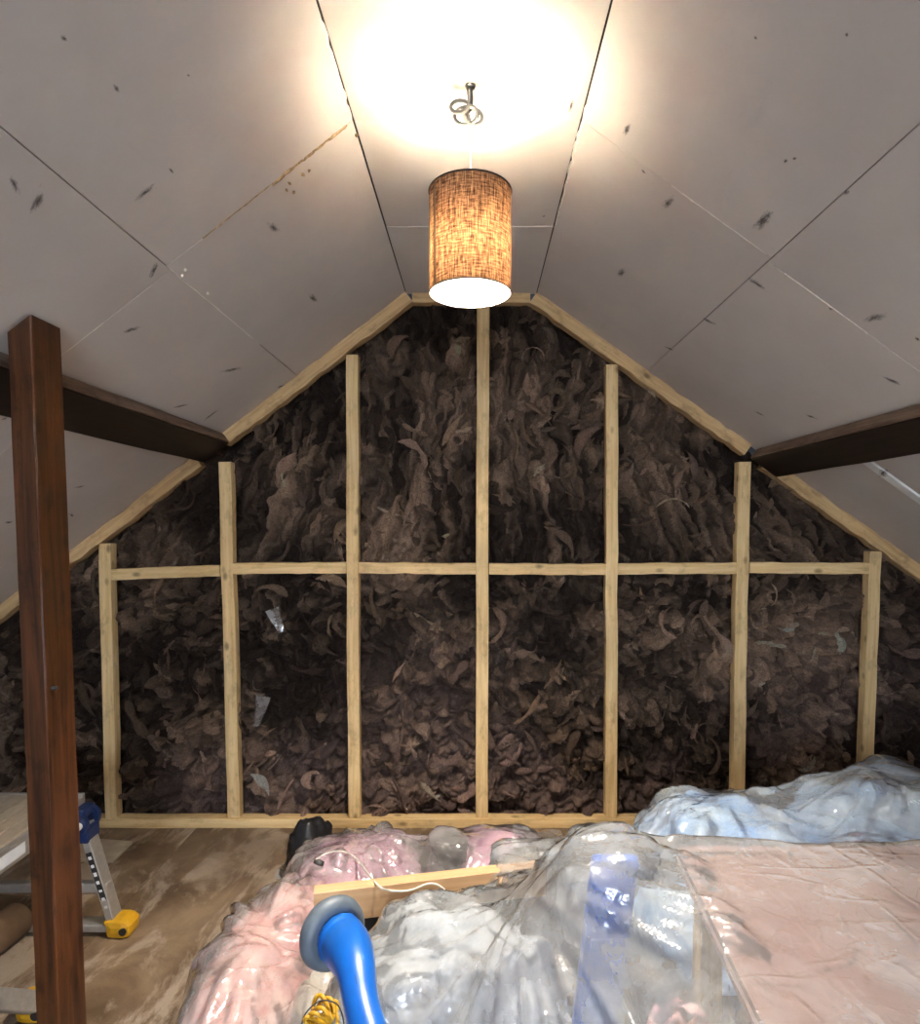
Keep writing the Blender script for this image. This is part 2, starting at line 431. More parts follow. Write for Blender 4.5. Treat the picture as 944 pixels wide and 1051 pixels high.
for y0, y1 in ((YF, -0.4), (-0.4, 2.31), (2.365, D + 0.02)):
    panel('R', 1.26, sR, y0, y1)
for y0, y1 in ((YF, -0.75), (-0.75, J), (J, 2.27), (2.27, D + 0.02)):
    panel('F', LA.x + 0.002, RA.x - 0.002, y0, y1)

# scuffs, printed marks and stains on the boards: (side, u0,v0,u1,v1,width px)
def side_plane(side):
    if side == 'F': return Vector((0, 0, ZC)), Vector((0, 0, -1))
    if side == 'L': return Vector((LA.x, 0, ZC)), lnor
    return Vector((RA.x, 0, ZC)), rnor
def find_panel(side, p):
    if side == 'F': s = p.x
    elif side == 'L': s = (p - Vector((LA.x, p.y, ZC))).length
    else: s = (p - Vector((RA.x, p.y, ZC))).length
    for (sd, s0, s1, y0, y1, ob) in panels:
        if sd == side and s0 <= s <= s1 and y0 <= p.y <= y1: return ob
    return ceiling
def scuff(side, u0, v0, u1, v1, wpx, mat=None, name='scuff_mark', lift=0.0030):
    P0, n = side_plane(side)
    a = atplane(u0, v0, P0, n); b = atplane(u1, v1, P0, n); c = (a + b) / 2
    x = (b - a); L = max(x.length, 0.004); x.normalize(); y = n.cross(x); w = wpx * c.y / F * 1.25
    V = [(-L / 2, -w / 2, 0), (L / 2, -w / 2, 0), (L / 2, w / 2, 0), (-L / 2, w / 2, 0)]
    me = mesh(name, V, [(0, 1, 2, 3)]); uvl = me.uv_layers.new(name='UVMap')
    for k, q in enumerate(((0, 0), (1, 0), (1, 1), (0, 1))): uvl.data[k].uv = q
    par = find_panel(side, c)
    o = link(name, me, mat or M_scuff, par)
    mw = Matrix.Translation(c + n * lift) @ Matrix((x, y, n)).transposed().to_4x4()
    o.matrix_parent_inverse = par.matrix_world.inverted() if par is ceiling else Matrix.Identity(4)
    o.matrix_local = par.matrix_world.inverted() @ mw
    return o
bpy.context.view_layer.update()
for a in [('L',135,206,162,186,8),('L',30,222,46,188,9),('L',8,176,20,200,7),('L',152,288,162,264,7),('L',272,226,286,238,8),
          ('L',316,301,326,310,7),('L',122,341,146,334,7),('L',174,418,196,414,5),('L',206,433,226,418,5),('L',222,382,252,376,6),
          ('L',282,398,294,394,5),('L',115,84,122,96,6),('L',172,170,178,178,3),('L',190,74,195,78,3),('L',60,34,70,42,5),
          ('R',640,140,648,124,7),('R',678,214,694,200,8),('R',772,238,796,212,12),('R',634,284,642,274,8),('R',764,282,790,298,8),
          ('R',884,330,914,320,10),('R',902,384,930,396,7),('R',718,324,738,334,6),('R',804,166,809,162,5),('R',814,163,818,160,4),
          ('R',772,420,788,428,5),('R',824,424,842,430,5),('R',866,200,872,192,5),('R',680,354,694,360,5),('R',940,344,944,350,6),
          ('R',658,172,664,178,4),('R',850,314,856,318,4),('R',774,35,778,40,4),('R',868,32,872,36,4),
          ('L',74,500,88,498,4),('L',70,526,76,530,4),('L',2,536,14,535,5),('L',0,432,8,426,5),
          ('F',583,118,589,98,5),('F',447,122,450,124,3),('F',556,222,560,220,3)]:
    scuff(*a)

# torn gypsum edges and filler along board joints
def strip(side, s0, y0, s1, y1, w0, mat, name, seg=14, thick=0.003):
    o, n = side_plane(side); d = {'L': ldir, 'R': rdir}[side]
    a = o + d * s0 + Vector((0, y0, 0)); b = o + d * s1 + Vector((0, y1, 0)); x = (b - a).normalized(); y = n.cross(x)
    V = []; Fc = []
    for k in range(seg + 1):
        t = k / seg; c = a.lerp(b, t) + y * R.gauss(0, w0 * .15); w = w0 * (0.35 + 0.65 * R.random()) * (0.3 if k in (0, seg) else 1)
        h = thick * R.uniform(0.5, 1.0)
        V += [c - y * w / 2 - n * 0.004, c - y * w * 0.35 + n * h, c + y * w * 0.35 + n * h, c + y * w / 2 - n * 0.004]
    for k in range(seg):
        for i in range(3):
            q = k * 4 + i; Fc.append((q, q + 1, q + 5, q + 4))
    Fc.append((0, 3, 2, 1)); q = seg * 4; Fc.append((q, q + 1, q + 2, q + 3))
    return link(name, mesh(name, V, Fc, True), mat, ceiling)
strip('R', .004, 1.62, .004, 1.93, .016, M_tear, 'torn_paper_edge')
strip('R', .003, 1.93, .003, 2.27, .011, M_tear, 'torn_paper_edge')
strip('L', .003, 1.36, .003, 1.69, .013, M_tear, 'torn_paper_edge')
strip('L', .62, 1.69, .62, 2.40, .005, M_tear, 'torn_paper_edge', 20, .0015)
strip('R', .29, J, .60, J, .006, M_tear, 'torn_paper_edge', 18, .0015)
strip('R', .67, J + .02, .95, J + .02, .005, M_tear, 'torn_paper_edge', 18, .0015)
strip('L', .85, J + .02, 1.05, J + .02, .004, M_tear, 'torn_paper_edge', 12, .0012)
strip('L', .02, J, .27, J, .009, M_crumb, 'filler_bead', 28, .005)
strip('L', .27, J, .50, J, .004, M_crumb, 'filler_bead', 24, .002)
for (u, v) in [(293, 194), (300, 196), (296, 187), (310, 178), (316, 174), (365, 138), (186, 282), (189, 276), (212, 300)]:
    P0, n = side_plane('L'); c = atplane(u, v, P0, n) + n * 0.004
    bm = bmesh.new(); bmesh.ops.create_icosphere(bm, subdivisions=1, radius=0.005)
    for vv in bm.verts: vv.co = vv.co * R.uniform(0.6, 1.3) + c
    link('filler_crumb', bm_mesh(bm, 'filler_crumb'), M_tear if v > 270 else M_crumb, ceiling)
# white batten filling the gap between the two lower boards on the right slope
p0 = RA + rdir * 1.30; p1 = RA + rdir * (sR - 0.02)
bat = timber('joint_batten', Vector((p0.x, 2.3375, p0.z)) - rnor * 0.002, Vector((p1.x, 2.3375, p1.z)) - rnor * 0.002, 0.05, 0.016, M_white, ceiling, rnor)
scuff('R', 903, 488, 914, 478, 9, lift=0.0105)

# floor boards
floor = box('floor', ((KL + KR) / 2, (YF + D) / 2 + 0.1, -0.035), (KR - KL + 0.2, D - YF + 0.4, 0.03), M_deck, bev=0, kind='structure')
xs = [KL - 0.1, -1.93, -1.33, -0.73, -0.13, 0.47, 1.07, 1.67, KR + 0.1]
for i in range(len(xs) - 1):
    cut = [1.2, 2.35, 0.6, 2.0, 1.4, 0.2, 2.2, 1.0][i]
    for y0, y1 in ((YF, cut - 2.4), (cut - 2.4, cut), (cut, D + 0.15)):
        if y1 - y0 < 0.05: continue
        bm = bmesh.new(); box_bm(bm, (0, 0, 0), (xs[i + 1] - xs[i] - 0.003, y1 - y0 - 0.003, 0.02), 0.0012)
        o = link('floor_board', bm_mesh(bm, 'floor_board'), M_floor, floor)
        o.location = ((xs[i] + xs[i + 1]) / 2, (y0 + y1) / 2, -0.010)

# knee walls and the gable behind the camera
zk = zl(KL) + 0.02; box('wall_left', (KL - 0.05, (YF + D + .22) / 2, zk / 2), (0.1, D - YF + .22, zk), M_plaster, bev=0, kind='structure')
zk = zr(KR) + 0.02; box('wall_right', (KR + 0.05, (YF + D + .22) / 2, zk / 2), (0.1, D - YF + .22, zk), M_plaster, bev=0, kind='structure')
def wall_front():
    x0, x1, z0, z1 = -0.7, 0.7, 0.95, 2.05
    def pr(prof, y0, y1, bm):
        vs = [bm.verts.new((x, y0, z)) for x, z in prof]; f = bm.faces.new(vs)
        r = bmesh.ops.extrude_face_region(bm, geom=[f])
        for v in r['geom']:
            if isinstance(v, bmesh.types.BMVert): v.co.y = y1
    bm = bmesh.new(); ya, yb = YF - 0.12, YF
    pr([(KL, 0), (x0, 0), (x0, zl(x0)), (KL, zl(KL))], ya, yb, bm)
    pr([(x1, 0), (KR, 0), (KR, zr(KR)), (x1, zr(x1))], ya, yb, bm)
    pr([(x0, 0), (x1, 0), (x1, z0), (x0, z0)], ya, yb, bm)
    pr([(x0, z1), (x1, z1), (x1, zr(x1)), (RA.x, ZC), (LA.x, ZC), (x0, zl(x0))], ya, yb, bm)
    bmesh.ops.recalc_face_normals(bm, faces=bm.faces)
    link('wall_front', bm_mesh(bm, 'wall_front'), M_plaster, kind='structure')
    bm = bmesh.new()
    for c, s in (((0, YF - .06, z0 + .025), (1.4, .07, .05)), ((0, YF - .06, z1 - .025), (1.4, .07, .05)), ((x0 + .025, YF - .06, 1.5), (.05, .07, 1.0)),
                 ((x1 - .025, YF - .06, 1.5), (.05, .07, 1.0)), ((0, YF - .06, 1.5), (.05, .06, 1.0))):
        box_bm(bm, c, s, 0.004)
    link('added_window_1', bm_mesh(bm, 'added_window_1'), M_white, kind='structure')  # unseen window, added with its opening for the fill light
wall_front()

# ------------------------------------------------------------------ back gable: studs, noggins, plates, rafters, wool
prof = [(KL, 0), (KR, 0), (KR, zr(KR)), (RA.x, ZC), (LA.x, ZC), (KL, zl(KL))]
wall_back = prism_y('wall_back', prof[::-1], D + 0.16, D + 0.22, M_deck, kind='structure')
SD = 0.05; YS = D + SD / 2
def gp(u, v): p = at(u, v, D); return Vector((p.x, YS, p.z))
stud_px = [(107, 558, 114, 853, 12), (230.5, 474, 240, 857, 12.5), (361, 364, 363.5, 855, 12), (495.5, 304, 494.5, 857, 12.5),
           (628.5, 374, 627, 857, 12), (764, 474, 757, 857, 12.5), (899, 566, 888, 857, 12)]
for (u0, v0, u1, v1, w) in stud_px:
    a, b = gp(u1, v1), gp(u0, v0); a.z = max(a.z, 0.045)
    timber('stud', a, b, w * D / F * 1.02, SD, M_pine, wall_back)
nog = [(113, 590, 225, 586), (236, 583.5, 355, 583), (368, 583, 489, 584), (502, 584, 622, 584.5), (634, 584, 758, 583), (770, 583, 893, 584)]
for (u0, v0, u1, v1) in nog:
    timber('noggin', gp(u0, v0), gp(u1, v1), 11.5 * D / F, SD - 0.006, M_pine, wall_back)
timber('sole_plate', (KL + .02, YS - 0.004, 0.022), (KR - .02, YS - 0.004, 0.022), 0.044, SD + 0.012, M_pine, wall_back, seg=30)
def rafter(o, d, n, s0, s1, w=0.056):
    a = o + d * s0 + n * w / 2; b = o + d * s1 + n * w / 2
    timber('gable_rafter', (a.x, YS - 0.006, a.z), (b.x, YS - 0.006, b.z), w, SD + .006, M_rafter, wall_back, wob=0.003, seg=26)
OL, OR_ = Vector((LA.x, 0, ZC)), Vector((RA.x, 0, ZC))
rafter(OL, ldir, lnor, 0.0, 1.07); rafter(OL, ldir, lnor, 1.22, sL - .03)
rafter(OR_, rdir, rnor, 0.0, 1.20); rafter(OR_, rdir, rnor, 1.30, sR - .03)
timber('gable_rafter', (LA.x + .03, YS + .002, ZC - .022), (RA.x - .03, YS + .002, ZC - .022), 0.044, SD, M_rafter, wall_back)

# --- wool
def lat(seed): return np.random.RandomState(seed).rand(512, 512)
def vnoise(x, y, seed):
    g = lat(seed); xi = np.floor(x).astype(int); yi = np.floor(y).astype(int); fx = x - xi; fy = y - yi
    fx = fx * fx * fx * (fx * (fx * 6 - 15) + 10); fy = fy * fy * fy * (fy * (fy * 6 - 15) + 10)
    a = g[xi % 512, yi % 512]; b = g[(xi + 1) % 512, yi % 512]; c = g[xi % 512, (yi + 1) % 512]; d = g[(xi + 1) % 512, (yi + 1) % 512]
    return (a * (1 - fx) + b * fx) * (1 - fy) + (c * (1 - fx) + d * fx) * fy
def fbm(x, y, seed, oct=4, gain=0.5):
    s = 0; a = 1; tot = 0
    for o in range(oct):
        s = s + a * vnoise(x * 2 ** o, y * 2 ** o, seed + o); tot += a; a *= gain
    return s / tot
def billow(x, y, seed, oct=3, gain=0.55):       # rounded clumps with sharp creases between
    s = 0; a = 1; tot = 0
    for o in range(oct):
        s = s + a * np.sqrt(np.abs(vnoise(x * 2 ** o, y * 2 ** o, seed + o) * 2 - 1)); tot += a; a *= gain
    return s / tot
def flow(x, z): return 2.6 * (fbm(x * 1.9 + 7, z * 1.9 + 3, 400, 2) - 0.5) * 2 + 1.1
def worley(x, y, seed):
    gx_ = np.random.RandomState(seed).rand(256, 256); gy_ = np.random.RandomState(seed + 1).rand(256, 256); gi = np.random.RandomState(seed + 2).rand(256, 256)
    xi = np.floor(x).astype(int); yi = np.floor(y).astype(int)
    d1 = np.full(x.shape, 9.0); d2 = np.full(x.shape, 9.0); idd = np.zeros(x.shape)
    for a in (-1, 0, 1):
        for b in (-1, 0, 1):
            cx, cy = (xi + a) % 256, (yi + b) % 256
            d = (xi + a + gx_[cx, cy] - x) ** 2 + (yi + b + gy_[cx, cy] - y) ** 2
            near = d < d1
            d2 = np.where(near, d1, np.minimum(d2, d)); idd = np.where(near, gi[cx, cy], idd); d1 = np.where(near, d, d1)
    return np.sqrt(d1), np.sqrt(d2), idd
def wool_cells(x, z):
    th = flow(x, z); wx = x + 0.13 * (fbm(x * 5, z * 5, 50) - .5) + .03 * (fbm(x * 22, z * 22, 55, 2) - .5)
    wz = z + 0.13 * (fbm(x * 5 + 9, z * 5, 60) - .5) + .03 * (fbm(x * 22 + 4, z * 22, 65, 2) - .5)
    vert = np.clip((z - 1.2) * 1.5, 0, 1)                     # upper batts hang in long folds
    A = worley(wx * (10 + 5 * vert), wz * (10 - 4.5 * vert), 210); B = worley(wx * (25 + 6 * vert), wz * (23 - 10 * vert), 230)
    return A, B
def wool_h(x, z):                               # bulge towards the room, metres
    (a1, a2, ai), (b1, b2, bi) = wool_cells(x, z); c = fbm(x * 2.2, z * 2.2, 110, 3)
    big = np.clip(1 - a1 ** 2 * 1.5, 0, 1) * np.clip((a2 - a1) * 4.5, 0, 1) ** .5
    sm = np.clip(1 - b1 ** 2 * 1.4, 0, 1) * np.clip((b2 - b1) * 4, 0, 1) ** .5
    return 0.085 * big * (.35 + 1.0 * ai) + 0.034 * sm * (.3 + bi) + 0.06 * (c - .5) - 0.025
def wool_tint(x, z):
    (a1, a2, ai), (b1, b2, bi) = wool_cells(x, z)
    t = fbm(x * 2.4, z * 2.4, 130, 4); t = (np.clip((t - .30) * 1.5 + .65 * (bi - .5) + .45 * (ai - .5), 0, 1) ** 1.25)[:, None]
    p = np.clip((fbm(x * 1.7 + 5, z * 1.7, 150, 3) - .50) * 5, 0, 1)[:, None]
    lo = np.array([[0.028, 0.018, 0.013]]); hi = np.array([[0.385, 0.268, 0.190]])
    c = lo + (hi - lo) * t
    low = np.clip(1.15 - z, 0, 1)[:, None]                   # the pinker wool sits in the lower batts
    return c * (1 - .40 * p * low) + np.array([[0.30, 0.215, 0.205]]) * (.40 * p * low)
xe = [KL + .01] + [(gp(a, b).x + gp(c, d).x) / 2 for (a, b, c, d, w) in stud_px] + [KR - .01]
znog = at(489, 584, D).z
YW = D + 0.115                                  # mean depth of the wool behind the stud faces
step = 0.0052
def tufts(x0, x1, z0, z1, dens, cap_z):
    """overlapping torn strands and flakes"""
    n = int((x1 - x0) * (z1 - z0) * dens); Vs = []; Fs = []; Cs = []; base = 0
    K, Q = 9, 5
    px = NP.uniform(x0, x1, n); pz = NP.uniform(z0, z1, n); th = flow(px, pz) + NP.normal(0, 0.75, n)
    tb = wool_tint(px, pz); hb = wool_h(px, pz)
    for i in range(n):
        if pz[i] > ztop(px[i]) - 0.03: continue
        big = R.random()
        L = R.uniform(0.05, 0.10) if big < .62 else R.uniform(0.10, 0.21)
        wd = R.uniform(0.007, 0.016) if big < .72 else R.uniform(0.014, 0.028)
        if R.random() < .15: wd = R.uniform(.004, .007)
        cur = R.gauss(0, 9); kk = np.linspace(-.5, .5, K); ang = th[i] + cur * kk * L * 1.3
        dx = np.cos(ang) * L / (K - 1); dz = np.sin(ang) * L / (K - 1)
        cx = px[i] + np.cumsum(dx) - dx.sum() / 2; cz = pz[i] + np.cumsum(dz) - dz.sum() / 2
        prof = np.sqrt(np.clip(1 - (2 * kk) ** 2, 0.03, 1)) * (0.75 + .35 * np.sin(kk * R.uniform(4, 12) + R.uniform(0, 6)))
        nx, nz = -np.sin(ang), np.cos(ang)
        rise = R.uniform(-0.010, 0.016); tilt = R.gauss(0, .45); slope = R.gauss(0, 0.10)
        q = np.linspace(-1, 1, Q)
        X = cx[:, None] + nx[:, None] * q[None] * (wd * prof)[:, None]
        Z = cz[:, None] + nz[:, None] * q[None] * (wd * prof)[:, None]
        H = hb[i] + rise + (np.sqrt(1 - .93 * q ** 2)[None] - .35) * (wd * .85 * prof)[:, None] + tilt * q[None] * wd + slope * kk[:, None] * L - .012 * (2 * kk[:, None]) ** 4
        H = np.minimum(H, 0.098)
        Y = YW - H
        Vs.append(np.stack([X, Y, Z], 2).reshape(-1, 3))
        a = (np.arange(K - 1)[:, None] * Q + np.arange(Q - 1)[None]).ravel()
        Fs.append(np.stack([a, a + Q, a + Q + 1, a + 1], 1) + base); base += K * Q
        m = R.uniform(0.55, 1.55) if R.random() < .93 else R.uniform(1.6, 2.2)
        cc = np.clip(tb[i] * m * np.array([1, R.uniform(.94, 1.03), R.uniform(.9, 1.06)]), 0, .4)
        Cs.append(np.tile(np.append(cc, 1), (K * Q, 1)))
    if not Vs: return np.zeros((0, 3)), np.zeros((0, 4), int), np.zeros((0, 4))
    return np.concatenate(Vs), np.concatenate(Fs), np.concatenate(Cs)
for i in range(len(xe) - 1):
    for (z0, z1) in ((0.0, znog), (znog, ztop((max(xe[i], min(0, xe[i + 1])))) + .02)):
        zmax = max(ztop(xe[i]), ztop(xe[i + 1]), ztop((xe[i] + xe[i + 1]) / 2))
        if z1 > znog: z1 = zmax
        if z1 - z0 < 0.05: continue
        x0, x1 = xe[i], xe[i + 1]
        nx, nz = int((x1 - x0) / step) + 2, int((z1 - z0) / step) + 2
        gx, gz = np.meshgrid(np.linspace(x0, x1, nx), np.linspace(z0, z1, nz), indexing='ij')
        fx, fz = gx.ravel(), gz.ravel()
        h = wool_h(fx, fz)
        V = np.stack([fx, YW - np.minimum(h, .095), fz], 1); C = np.concatenate([wool_tint(fx, fz), np.ones((len(fx), 1))], 1)
        top = np.minimum(ZC, np.minimum(LA.z + (gx - LA.x) / ldir.x * ldir.z, RA.z + (gx - RA.x) / rdir.x * rdir.z))
        keep = (gz < top - 0.008)[1:, 1:] & (gz < top - .008)[:-1, 1:]
        if not keep.any(): continue
        a = (np.arange(nx - 1)[:, None] * nz + np.arange(nz - 1)[None]).ravel()
        fq = np.stack([a, a + nz, a + nz + 1, a + 1], 1)[keep.ravel()]
        tv, tf, tc = tufts(x0 + .02, x1 - .02, z0 + .02, z1 - .02, 230, None)
        if len(tv): fq = np.concatenate([fq, tf + len(V)]); V = np.concatenate([V, tv]); C = np.concatenate([C, tc])
        link('insulation_batt', np_mesh('insulation_batt', V, fq, C), M_wool, wall_back)
# scraps of film caught on the wool
for (u, v, w, h, a) in [(267, 730, 13, 34, -.25), (284, 637, 13, 26, .35)]:
    c = at(u, v, D - 0.004); ww, hh = w * D / F, h * D / F
    V = []; 
    for r in range(4):
        for q in range(3):
            lx = (q / 2 - .5) * ww * (.3 + .25 * r + .2 * R.random()); lz = (r / 3 - .5) * hh
            V.append((c.x + lx * math.cos(a) - lz * math.sin(a), c.y + R.uniform(-.012, .008), c.z + lx * math.sin(a) + lz * math.cos(a)))
    link('film_scrap', mesh('film_scrap', V, [(r * 3 + q, r * 3 + q + 1, r * 3 + q + 4, r * 3 + q + 3) for r in range(3) for q in range(2)], True), M_film2, wall_back)

# ------------------------------------------------------------------ purlins and post
def purlin(o, d, n, s0, prot, width, label):
    root = empty('purlin', (o.x + d.x * s0, D - .1, o.z + d.z * s0), label, 'beam', 'roof purlins')
    a = o + d * (s0 + width / 2) + n * (prot / 2 + .001)
    inv = Matrix.Translation(-Vector(root.location))
    b = timber('beam', (a.x, YF + .02, a.z), (a.x, D - 0.012, a.z), width, prot, M_dark, root, n, ch=.004, wob=.0015, seg=24)
    mw = b.matrix_world.copy(); b.matrix_local = inv @ mw
    # paler strip over the upper side face
    c = o + d * (s0 - 0.003) + n * (prot / 2 + .002)
    f = timber('pale_edge', (c.x, YF + .03, c.z), (c.x, D - 0.014, c.z), 0.008, prot - .008, M_purl_face, root, n, ch=.001, wob=.0008, seg=24)
    mw = f.matrix_world.copy(); f.matrix_local = inv @ mw
    return root
purlin(OL, ldir, lnor, 1.055, 0.055, 0.15, 'dark brown roof purlin behind the tall reddish post')
purlin(OR_, rdir, rnor, 1.235, 0.055, 0.15, 'dark brown roof purlin under the right roof slope')
def post():
    Yp = 1.50
    pr = at(34, 345, Yp); prb = at(60.5, 1045, Yp)
    x1 = (pr.x + prb.x) / 2 - .002; w, dp = 0.056, 0.105
    root = empty('post', (x1 - w / 2, Yp + dp / 2, 0), 'tall reddish brown timber post standing beside the work platform', 'post')
    V = []; Fc = []; seg = 16
    sec = [(-w/2, -dp/2), (w/2 - .003, -dp/2), (w/2, -dp/2 + .003), (w/2, dp/2), (-w/2, dp/2)]
    for k in range(seg + 1):
        for (a, b) in sec:
            zt = zl(x1 - w / 2 + a) - 0.012
            V.append((a + R.gauss(0, .0006), b + R.gauss(0, .0006), zt * k / seg))
    m = len(sec)
    for k in range(seg):
        for i in range(m):
            a = k * m + i; b = k * m + (i + 1) % m; Fc.append((a, b, b + m, a + m))
    Fc.append(tuple(reversed(range(m)))); Fc.append(tuple(seg * m + i for i in range(m)))
    link('shaft', mesh('shaft', V, Fc), M_post, root)
    # bolt and nail on the lit side
    bm = bmesh.new(); bmesh.ops.create_cone(bm, cap_ends=True, segments=10, radius1=.006, radius2=.005, depth=.02)
    for v in bm.verts: v.co = Vector((v.co.z + w / 2 + .004, v.co.x - .03, v.co.y + 1.03))
    link('nail', bm_mesh(bm, 'nail'), M_steel, root)
post()

# ------------------------------------------------------------------ pendant lamp
def lathe(name, prof, mat, parent, n=48, close=False, uv=False):
    V = []; Fc = []
    for (r, z) in prof:
        for i in range(n): a = 2 * math.pi * i / n; V.append((r * math.cos(a), r * math.sin(a), z))
    for k in range(len(prof) - 1):
        for i in range(n):
            Fc.append((k * n + i, k * n + (i + 1) % n, (k + 1) * n + (i + 1) % n, (k + 1) * n + i))
    me = mesh(name, V, Fc, True)
    if uv:
        l = me.uv_layers.new(name='UVMap')
        for f in me.polygons:
            for q, li in enumerate(f.loop_indices):
                k = f.index // n; i = f.index % n
                l.data[li].uv = ((i + (1 if q in (1, 2) else 0)) / n * 3.0, (k + (1 if q >= 2 else 0)) / (len(prof) - 1))
    return link(name, me, mat, parent)
def lamp():
    c = atplane(480.5, 88, Vector((0, 0, ZC)), Vector((0, 0, -1))); Yl = c.y
    st = at(482, 198, Yl).z; sb = at(482, 301.5, Yl).z; rad = 40.8 / F * Yl
    cx = at(482.5, 250, Yl).x
    root = empty('pendant_lamp', (cx, Yl, sb), 'lit pendant lamp with brown woven drum shade hanging from the ceiling', 'lamp')
    h = st - sb
    lathe('lamp_shade', [(rad, 0.0)] + [(rad, h * k / 6) for k in range(1, 7)], M_hess, root, 64, uv=True)
    lathe('shade_lining', [(rad - .0025, h), (rad - .0025, h / 2), (rad - .0025, 0.0)], M_lining, root, 64)
    for z in (0.0, h):
        V, Fc = tube_geo([(rad * math.cos(a), rad * math.sin(a), z) for a in [2 * math.pi * i / 48 for i in range(49)]], .0022, 6, False)
        link('shade_rim', mesh('shade_rim', V, Fc, True), M_dark, root)
    # overlap seam on the cloth
    a0 = math.radians(-90 - 58)
    V = [((rad + .001) * math.cos(a0 + da), (rad + .001) * math.sin(a0 + da), z) for z in (0.002, h - .002) for da in (0, .03, .06, .09)]
    link('seam', mesh('seam', V, [(i, i + 1, i + 5, i + 4) for i in range(3)], True), M_seam, root)
    # bulb, holder, spider
    zb = h * 0.50
    lathe('bulb', [(0.0005, zb - .03), (.014, zb - .027), (.025, zb - .014), (.029, zb), (.0286, zb + .005)], M_bulb, root, 24)
    lathe('bulb_base', [(.0286, zb + .005), (.024, zb + .022), (.017, zb + .036), (.013, zb + .046)], M_white, root, 24)
    lathe('lamp_holder', [(0.0005, zb + .046), (.017, zb + .046), (.019, zb + .08), (.014, zb + .10), (.004, zb + .112)], M_white, root, 20)
    for k in range(3):
        a = 2 * math.pi * k / 3 + .4
        tube('shade_spoke', [(.017 * math.cos(a), .017 * math.sin(a), zb + .075), (rad * math.cos(a), rad * math.sin(a), h - .004)], .0014, M_steel, root, 6)
    # flex and the knotted slack below the ceiling hook
    o = Vector(root.location)
    zc = ZC - sb
    kz = at(480, 118, Yl).z - sb
    tube('flex', [(0, 0, zb + .11), (0.001, 0, h), (0.0, 0, kz - .02)], .0023, M_cable, root, 8)
    kx = at(474, 110, Yl).x - cx
    pts = []
    for k in range(60):
        t = k / 59; a = t * 2 * math.pi * 3.3
        r = 0.020 + .012 * math.sin(3 * t * 5)
        pts.append((kx * (1 - t) + r * math.cos(a), .012 * math.sin(a * .7 + 1), kz + .018 + r * .75 * math.sin(a) - .022 * t))
    pts = [(-.004, 0, zc)] + [(-.002, 0, zc - .035)] + pts + [(0, 0, kz - .02)]
    tube('knotted_flex', smooth_pts(pts, 3), .0046, M_flexgrey, root, 8)
    tube('ceiling_hook', smooth_pts([(.0, 0, zc + .0), (.004, 0, zc - .03), (.0, 0, zc - .055), (-.010, 0, zc - .062), (-.016, 0, zc - .052)], 5), .004, M_steel, root, 8)
    lathe('hook_plate', [(0.0005, zc - .004), (.012, zc - .004), (.013, zc - .0005)], M_steel, root, 16)
lamp()

